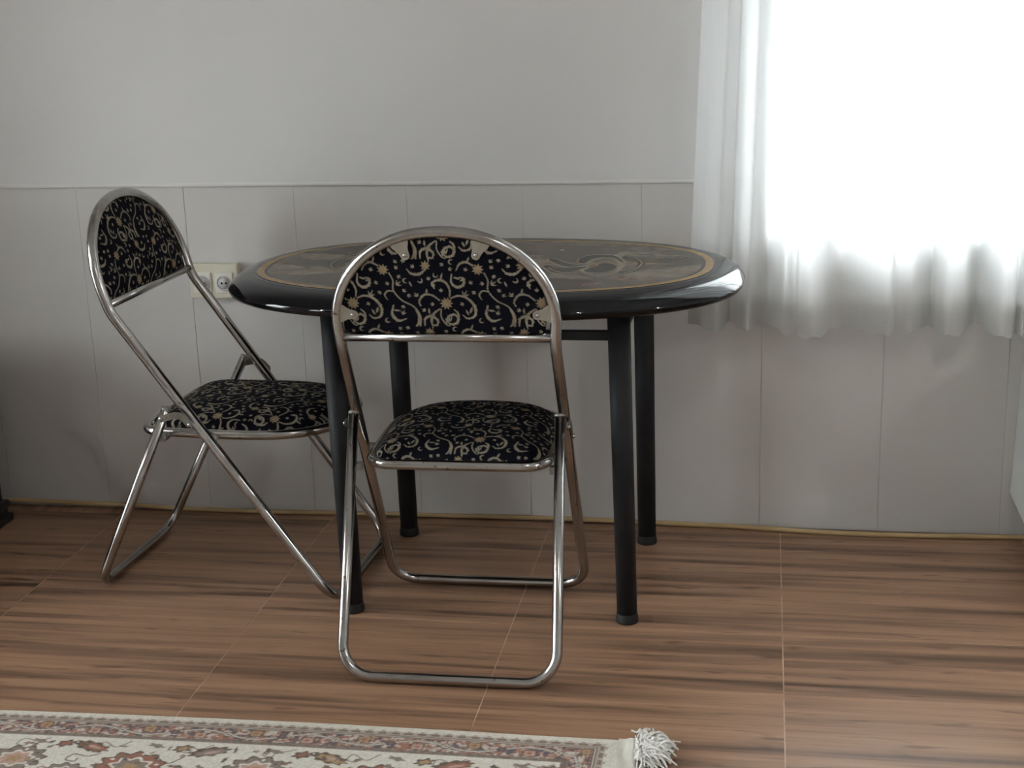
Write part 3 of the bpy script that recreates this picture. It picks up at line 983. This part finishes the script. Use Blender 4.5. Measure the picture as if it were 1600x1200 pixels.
for (lx, ly), (tx, ty) in zip(LEGS, TOPS):
    ax, ay = tloc(lx, ly); bx_, by_ = tloc(tx, ty)
    lg = MB().tube([(ax, ay, 0.016), (bx_, by_, zu - 0.004)], [0.0228, 0.0250], 24).build('leg', M['leg'], table)
    MB().lathe([(0.0250, 0.0), (0.0256, 0.004), (0.0248, 0.012), (0.0235, 0.020), (0.0230, 0.022)], 24, (ax, ay, 0)).build('foot_cap', M['rubber'], lg)
    MB().lathe([(0.045, zu - 0.0055), (0.045, zu - 0.0005)], 24, (bx_, by_, 0)).build('mounting_plate', M['leg'], lg)
    gx = 1 if bx_ > 0 else -1
    MB().prism([(bx_ + gx * 0.020, zu - 0.034), (bx_ + gx * 0.022, zu - 0.004), (bx_ + gx * 0.046, zu - 0.004)], by_ - 0.003, by_ + 0.003).build('gusset', M['leg'], lg)
f0, f1, r0, r1 = [tloc(*p) for p in TOPS]
def bar(a, c, z):
    d_ = Vector((c[0] - a[0], c[1] - a[1], 0)); L = d_.length; d_.normalize(); n_ = Vector((-d_.y, d_.x, 0))
    A_ = Vector((a[0], a[1], z)) + d_ * 0.02; B_ = Vector((c[0], c[1], z)) - d_ * 0.02
    vs = []
    for p in (A_, B_):
        for sx_, sz_ in ((-1, -1), (1, -1), (1, 1), (-1, 1)):
            vs.append(p + n_ * 0.0075 * sx_ + Vector((0, 0, 0.0105 * sz_)))
    MB().add(vs, [(0, 1, 2, 3), (4, 7, 6, 5), (0, 4, 5, 1), (1, 5, 6, 2), (2, 6, 7, 3), (3, 7, 4, 0)]).build('apron_bar', M['leg'], table, bevel=0.002)
bar(f0, f1, 0.662); bar(r0, r1, 0.662); bar(f0, r0, 0.662); bar(f1, r1, 0.662)

# ------------------------------------------------------------------ rug
rug = empty('persian_rug', (-0.6, -1.9, 0.0))
tag(rug, 'cream and rust Persian rug with white fringe in the foreground', 'rug')
RX1, RY1, RX0, RY0 = 0.305, -1.148, -1.75, -2.65


def rug_edge(x): return -0.020 * np.clip((-0.15 - x) / 0.8, 0, 2) ** 2


def grad_axis(a, b_, step, fine, g=1.08):
    out = [a]; s = step
    while out[-1] < b_:
        out.append(out[-1] + s)
        if out[-1] - a > fine: s *= g
    out[-1] = b_
    return np.array(out)


dxs = grad_axis(0, RX1 - RX0, 0.0024, 1.36)
dys = grad_axis(0, RY1 - RY0, 0.0022, 0.27)
DX, DY = np.meshgrid(dxs, dys)
DX, DY = DX.ravel(), DY.ravel()
Xr = RX1 - DX; Yr = RY1 - DY
dist = np.minimum(DX, DY)                      # distance in from the nearer woven edge
along = np.where(DY < DX, DX, DY)
CREAM = np.array([0.64, 0.61, 0.54]); BROWN = np.array([0.15, 0.115, 0.092]); RUST = np.array([0.31, 0.15, 0.11])
GREY = np.array([0.25, 0.21, 0.18]); NAVY = np.array([0.10, 0.095, 0.11]); PINK = np.array([0.46, 0.31, 0.25]); TAN = np.array([0.38, 0.26, 0.15])
rc = np.tile(CREAM, (len(DX), 1))


def put(mask, c):
    global rc
    a = np.clip(mask, 0, 1)[:, None]
    rc = rc * (1 - a) + np.asarray(c) * a


# field: cream with palmettes, rosettes, leaves and curling vines
fx_, fy_ = Xr, Yr


def blob(cx, cy, rx, ry, rot, c, lobes=0, depth=0.0, ph=0.0, soft=0.0012):
    X, Y = fx_ - cx, fy_ - cy
    sel = np.abs(X) + np.abs(Y) < 3 * max(rx, ry)
    if not sel.any(): return
    X, Y = X[sel], Y[sel]
    u = (math.cos(rot) * X + math.sin(rot) * Y) / rx; v = (-math.sin(rot) * X + math.cos(rot) * Y) / ry
    rr = np.hypot(u, v); tt = np.arctan2(v, u)
    lim = 1 + depth * np.cos(lobes * tt + ph)
    m_ = np.zeros(len(fx_)); m_[sel] = np.clip((lim - rr) * min(rx, ry) / soft, 0, 1)
    put(m_, c)


def vine(P, w, c):
    Q = catmull(P, 9)
    dm = np.full(len(fx_), 9.0)
    sel = (fx_ > Q[:, 0].min() - w) & (fx_ < Q[:, 0].max() + w) & (fy_ > Q[:, 1].min() - w) & (fy_ < Q[:, 1].max() + w)
    if not sel.any(): return
    X, Y = fx_[sel], fy_[sel]; d_ = np.full(len(X), 9.0)
    for i in range(len(Q) - 1):
        a, e = Q[i], Q[i + 1] - Q[i]
        t = np.clip(((X - a[0]) * e[0] + (Y - a[1]) * e[1]) / (e @ e + 1e-12), 0, 1)
        d_ = np.minimum(d_, np.hypot(X - a[0] - t * e[0], Y - a[1] - t * e[1]))
    m_ = np.zeros(len(fx_)); m_[sel] = np.clip((w / 2 - d_) / 0.0012 + 0.5, 0, 1)
    put(m_, c)


def palmette(cx, cy, s, rot, main, alt):
    blob(cx, cy, s, s * 0.8, rot, BROWN, 11, 0.10)
    blob(cx, cy, s * 0.92, s * 0.72, rot, main, 11, 0.10)
    blob(cx, cy, s * 0.62, s * 0.5, rot, CREAM, 8, 0.14)
    blob(cx, cy, s * 0.52, s * 0.4, rot, alt, 8, 0.14)
    blob(cx, cy, s * 0.25, s * 0.2, rot, TAN, 5, 0.2)


def paisley(cx, cy, s, rot, c):
    blob(cx, cy, s, s * 0.42, rot, BROWN, 9, 0.12, 0.4)
    blob(cx + 0.1 * s, cy - 0.04 * s, s * 0.8, s * 0.28, rot, c, 7, 0.12)
    blob(cx + 0.15 * s, cy - 0.04 * s, s * 0.45, s * 0.13, rot, PINK)


for k in range(52):                            # curling vines close to the border
    x_ = RX1 - 0.11 - k * 0.041
    yb_ = RY1 - 0.108 - 0.05 * (k % 4)
    sg = 1 if k % 2 else -1
    vine([(x_, yb_), (x_ - 0.022, yb_ - 0.012 - 0.006 * (k % 3)), (x_ - 0.050, yb_ - 0.006), (x_ - 0.058, yb_ - 0.026), (x_ - 0.040, yb_ - 0.032), (x_ - 0.036, yb_ - 0.020)], 0.0030, [GREY, BROWN, RUST * 0.9, GREY * 0.8][k % 4])
for k in range(9):
    x_ = RX1 - 0.19 - k * 0.235
    palmette(x_, RY1 - 0.188 - 0.012 * (k % 2), 0.058 + 0.008 * (k % 2), 0.15 * (-1) ** k, [GREY * 0.95, RUST][k % 2], [PINK, GREY][k % 2])
    for q in range(9):                         # ring of small petals around it
        t_ = 2 * math.pi * q / 9
        blob(x_ + 0.047 * math.cos(t_), RY1 - 0.188 + 0.036 * math.sin(t_), 0.0055, 0.004, t_, [CREAM, BROWN][q % 2])
    paisley(x_ - 0.105, RY1 - 0.133, 0.040, 0.35 * (-1) ** k, [RUST, TAN, GREY][k % 3])
    palmette(x_ - 0.12, RY1 - 0.232, 0.044, 0.0, [GREY * 0.8, GREY][k % 2], RUST)
    blob(x_ + 0.075, RY1 - 0.126, 0.019, 0.012, 0.4, BROWN, 6, 0.2); blob(x_ + 0.075, RY1 - 0.126, 0.013, 0.007, 0.4, [RUST, TAN][k % 2], 6, 0.2)
    blob(x_ + 0.02, RY1 - 0.120, 0.018, 0.007, -0.3, GREY, 5, 0.2)
    for q in range(22):
        a_ = rng.uniform(0, 6.28)
        c_ = [RUST, GREY, NAVY, BROWN, TAN, PINK][q % 6]
        bx0, by0 = x_ + rng.uniform(-0.12, 0.12), RY1 - rng.uniform(0.110, 0.30)
        blob(bx0, by0, rng.uniform(0.006, 0.013), rng.uniform(0.003, 0.006), a_, BROWN * 1.2, 5, 0.2)
        blob(bx0, by0, rng.uniform(0.004, 0.008), rng.uniform(0.002, 0.004), a_, c_, 5, 0.15)
for k in range(60):                            # the rest of the field, beyond the picture
    palmette(rng.uniform(RX0 + 0.2, RX1 - 0.2), rng.uniform(RY0 + 0.2, RY1 - 0.36), rng.uniform(0.04, 0.08), rng.uniform(0, 3), [GREY, RUST, TAN][k % 3], [RUST, NAVY, GREY][k % 3])
for k in range(8):                             # along the fringed end
    palmette(RX1 - 0.17, RY1 - 0.33 - k * 0.14, 0.05, 0.2, [RUST, GREY][k % 2], [GREY, RUST][k % 2])
# main border
put((dist < 0.100).astype(float), CREAM * 0.85)
put((dist < 0.0985).astype(float), GREY * 0.95)
inb = (dist > 0.044) & (dist < 0.086)
put(inb.astype(float), RUST * 1.1)
nz = fbm(along * 190, dist * 190, 3, 2); nz2 = fbm(along * 130 + 5, dist * 150, 9, 2)
put(inb * sm(0.52, 0.60, nz), PINK * 0.85); put(inb * sm(0.60, 0.66, nz2), NAVY + 0.03); put(inb * sm(0.66, 0.72, 1 - nz2 + 0.06), CREAM * 0.75)
ph_ = along / 0.215
vv = 0.065 + 0.013 * np.sin(2 * np.pi * ph_)
put(inb * np.clip((0.0042 - np.abs(dist - vv)) / 0.001, 0, 1), GREY * 0.7); put(inb * np.clip((0.0026 - np.abs(dist - vv)) / 0.001, 0, 1), CREAM * 0.8)
for sh_, rr_, c_ in ((0.25, 0.013, TAN), (0.75, 0.013, PINK), (0.0, 0.009, NAVY + 0.03), (0.5, 0.009, CREAM * 0.7)):
    dd_ = (np.mod(ph_ - sh_ + 0.5, 1) - 0.5) * 0.215; e_ = np.hypot(dd_ * 0.8, dist - 0.065 + (0.008 if sh_ == 0.25 else -0.008 if sh_ == 0.75 else 0))
    tt_ = np.arctan2(dist - 0.065, dd_)
    put(inb * np.clip((rr_ * (1 + 0.15 * np.cos(6 * tt_)) - e_) / 0.001, 0, 1), BROWN); put(inb * np.clip((rr_ * 0.8 * (1 + 0.15 * np.cos(6 * tt_)) - e_) / 0.001, 0, 1), c_)
    put(inb * np.clip((rr_ * 0.35 - e_) / 0.001, 0, 1), RUST)
inn = (dist > 0.087) & (dist < 0.097)
put(inn * sm(0.5, 0.62, fbm(along * 150, dist * 200, 15, 2)), BROWN * 1.3)
# guard stripes and serrated outer edge
put(((dist > 0.037) & (dist < 0.044)).astype(float), BROWN * 1.1)
put(((dist > 0.0385) & (dist < 0.0415)).astype(float), CREAM * 0.78)
ser = (dist > 0.019) & (dist <= 0.037)
put(ser.astype(float), GREY * 1.5)
md = np.mod(along, 0.026) / 0.026
put(ser * ((np.abs(md - 0.5) < 0.30) & (dist > 0.0245) & (dist < 0.0315)), BROWN * 1.5)
put(ser * ((dist < 0.0225) & (np.abs(md - 0.5) > 0.16)), CREAM * 0.92)
put(ser * ((np.abs(md) < 0.12) & (dist > 0.0235) & (dist < 0.029)), CREAM * 0.7)
put((dist <= 0.019).astype(float), CREAM * 0.97)
rc *= (0.86 + 0.28 * fbm(Xr * 240, Yr * 240, 77, 2))[:, None]
TH = 0.009
edge = np.clip(np.minimum(DX + 0.02, DY) / 0.006, 0, 1)
Zr = 0.001 + TH * np.sqrt(np.clip(1 - (1 - edge) ** 2, 0, 1)) + 0.0012 * fbm(Xr * 6, Yr * 6, 4, 2)
Vr = np.stack([Xr + 0.6, Yr + 1.9 + rug_edge(Xr) * np.clip(1 - DY / 0.8, 0, 1), Zr], 1)
grid_obj('pile', Vr, len(dys), len(dxs), M['rug'], rug, rc)
# backing so the rug is solid
MB().box(RX0 + 0.6, RX1 + 0.6 - 0.001, RY0 + 1.9, RY1 - 0.04 + 1.9, 0.0004, 0.006).build('backing', M['kilim'], rug)
# flat-woven cotton end with a rucked corner
kn, km = 26, 150
KX = np.linspace(0, 1, kn); KY = np.linspace(0, 1, km) ** 1.6
V = []
for t in KY:
    y = RY1 - 1.45 * t
    for s in KX:
        w = 0.050 + 0.006 * math.sin(y * 21)
        ruck = math.exp(-((y - RY1 + 0.03) / 0.035) ** 2)
        z = 0.009 * (1 - s) + 0.004 + 0.012 * ruck * max(0, math.sin((s - 0.25) * 4.2)) + 0.0015 * math.sin(s * 9 + y * 40)
        yy = y - 0.012 * s * ruck + 0.004 * s
        V.append((RX1 - 0.001 + s * w + 0.6, yy + 1.9, z))
grid_obj('cotton_end', np.array(V), km, kn, M['kilim'], rug)
# fringe: a tangled clump at the corner, then loose strands along the end
b = MB()
def strand(P, w):
    Q = catmull(P, 5)
    b.tube([tuple(q) for q in Q], w, 4, caps=False)
ox, oy = 0.6, 1.9
for k in range(210):
    a0 = rng.uniform(0, 1)
    sx0, sy0 = RX1 + 0.045 + rng.uniform(-0.012, 0.012), RY1 - 0.018 - a0 * 0.055
    ang = rng.uniform(-0.55, 1.15) - 0.75 * (a0 - 0.3)
    L = rng.uniform(0.020, 0.066)
    P = [(sx0, sy0, 0.010)]
    hx, hy = sx0, sy0
    for q in range(4):
        ang += rng.uniform(-0.75, 0.75)
        hx += math.cos(ang) * L / 4; hy += math.sin(ang) * L / 4
        P.append((hx, hy, max(0.002, 0.008 + 0.022 * math.sin(math.pi * (q + 1) / 4.6) * rng.uniform(0.3, 1.1))))
    strand([(p[0] + ox, p[1] + oy, p[2]) for p in P], rng.uniform(0.0013, 0.0030))
for k in range(330):
    sy0 = RY1 - 0.085 - 1.33 * (k / 330)
    ang = rng.uniform(-0.45, 0.3)
    P = [(RX1 + 0.045, sy0, 0.006)]
    hx, hy = P[0][:2]
    for q in range(3):
        ang += rng.uniform(-0.4, 0.4)
        hx += math.cos(ang) * 0.014; hy += math.sin(ang) * 0.014
        P.append((hx, hy, max(0.0015, 0.006 - 0.002 * q + rng.uniform(-0.001, 0.002))))
    strand([(p[0] + ox, p[1] + oy, p[2]) for p in P], 0.0011)
fr = b.build('fringe', M['fringe'], rug)
fr['kind'] = 'stuff'; fr['label'] = 'tangled white cotton fringe'

# ------------------------------------------------------------------ twin wall socket
sock = empty('double_socket', (-0.868, -0.001, 0.6575))
tag(sock, 'cream double power socket on the tiled wall, behind the sideways chair', 'socket')
b = MB()
b.box(-0.067, 0.067, -0.026, 0.0, -0.048, 0.044)
b.build('surface_box', M['cream'], sock, bevel=0.004)
for s in (-0.0305, 0.0295):
    ins = MB().box(s - 0.0245, s + 0.0245, -0.030, -0.0255, -0.032, 0.022).build('socket_insert', M['cream_light'], sock, bevel=0.002)
    MB().lathe([(0.0205, -0.0306), (0.0195, -0.0325), (0.0175, -0.0325), (0.0165, -0.0300)], 28, (s, 0, -0.006), 'y', False).build('socket_well', M['socket_well'], ins)
    MB().lathe([(0.0164, -0.0300), (0.0164, -0.0308)], 28, (s, 0, -0.006), 'y').build('socket_face', M['socket_well'], ins)
    for q in (-0.0058, 0.0058):
        MB().lathe([(0.0030, -0.0306), (0.0030, -0.0313)], 12, (s + q, 0, -0.006), 'y').build('socket_hole', M['dark_hole'], ins)

# ------------------------------------------------------------------ tan hose along the foot of the wall
CORD = [(-1.70, 0.03), (-1.5932, 0.0286), (-1.4755, 0.0303), (-1.354, 0.0219), (-1.256, 0.0196), (-1.183, 0.0153), (-1.04, -0.0086), (-0.9254, -0.0141), (-0.7765, -0.0165),
        (-0.5881, -0.0054), (-0.3602, 0.0042), (-0.1313, 0.0091), (0.0077, 0.0114), (0.0994, 0.0097), (0.3232, -0.004), (0.4837, -0.0178),
        (0.6067, -0.0389), (0.6983, -0.0599), (0.836, -0.0718), (1.009, -0.065), (1.2138, -0.0467), (1.45, -0.04), (1.75, -0.035)]
pts = []
for x_, y_ in CORD:
    if y_ < -0.0085: y_ = -0.0085 + (y_ + 0.0085) * 0.5
    z_ = 0.0068
    if y_ > -0.0085:
        z_ += (y_ + 0.0085) * 0.24; y_ = -0.0085
    pts.append((x_, y_, z_))
hose = MB().tube([tuple(p) for p in catmull(pts, 6)], 0.0064, 10).build('hose', M['cord'])
tag(hose, 'tan hose lying along the foot of the tiled wall', 'hose')

# ------------------------------------------------------------------ dark cabinet at the left edge
cab = empty('cabinet', (-1.732, -0.46, 0.0))
tag(cab, 'dark cabinet corner with moulded plinth at the left edge', 'cabinet')
MB().box(-0.24, 0.240, -0.33, 0.33, 0.055, 0.47).build('carcass', M['cabinet'], cab, bevel=0.004)
MB().box(-0.252, 0.254, -0.342, 0.342, 0.040, 0.062).build('plinth_moulding', M['cabinet'], cab, bevel=0.006)
MB().box(-0.245, 0.247, -0.336, 0.336, 0.022, 0.041).build('plinth', M['cabinet'], cab)
MB().box(-0.256, 0.258, -0.347, 0.347, 0.0, 0.023).build('plinth_base', M['cabinet'], cab, bevel=0.005)
MB().box(-0.26, 0.262, -0.35, 0.35, 0.47, 0.495).build('cabinet_top', M['cabinet'], cab, bevel=0.004)

# ------------------------------------------------------------------ pale box mounted on the wall at the right edge
b = MB()
vs = []
for yy in (-0.003, -0.52):
    vs += [(1.179, yy, 0.1156), (1.72, yy, 0.1156), (1.72, yy, 0.52), (1.1925, yy, 0.52)]
b.add(vs, [(0, 1, 2, 3), (4, 7, 6, 5), (0, 4, 5, 1), (1, 5, 6, 2), (2, 6, 7, 3), (3, 7, 4, 0)])
pn = empty('wall_box', (1.45, -0.003, 0.1156))
tag(pn, 'pale box mounted low on the tiled wall at the right edge', 'box')
body = b.build('body', M['panel'], pn, bevel=0.003)
lid = MB().box(1.186, 1.73, -0.53, -0.003, 0.5205, 0.545).build('lid', M['panel'], pn, bevel=0.004)
front = MB().box(1.21, 1.70, -0.524, -0.5205, 0.14, 0.50).build('front_panel', M['panel'], pn, bevel=0.001, bseg=1)
for o in (body, lid, front): o.matrix_parent_inverse = Matrix.Translation((-1.45, 0.003, -0.1156))

# ------------------------------------------------------------------ recessed ceiling lamps
def lamp_mat():
    mt, nt, b_ = new_mat('lamp_glow')
    b_.inputs['Base Color'].default_value = (1, 1, 1, 1)
    b_.inputs['Emission Color'].default_value = (1, 0.97, 0.92, 1)
    b_.inputs['Emission Strength'].default_value = 2500
    return mt
M['glow'] = lamp_mat()
for name, label, lx, ly, lz, ax in (
        ('wall_light', 'small round light high on the left wall', XL, -2.82, 2.41, 1),
        ('ceiling_spotlight', 'recessed ceiling spotlight above the viewer', 1.03, -3.14, ZC, 0),
        ('wall_light', 'small round light on the right wall', XR, -2.34, 1.85, -1)):
    lp = empty(name, (lx, ly, lz))
    tag(lp, label, 'lamp')
    k_ = ax if ax else -1
    axis = 'x' if ax else 'z'
    MB().lathe([(0.045, k_ * 0.001), (0.045, k_ * 0.007), (0.026, k_ * 0.010), (0.024, k_ * 0.002)], 24, axis=axis, caps=False).build('trim_ring', M['lamp_trim'], lp)
    MB().lathe([(0.0225, k_ * 0.001), (0.0225, k_ * 0.005), (0.012, k_ * 0.008), (0.002, k_ * 0.009)], 20, axis=axis).build('bulb', M['glow'], lp)
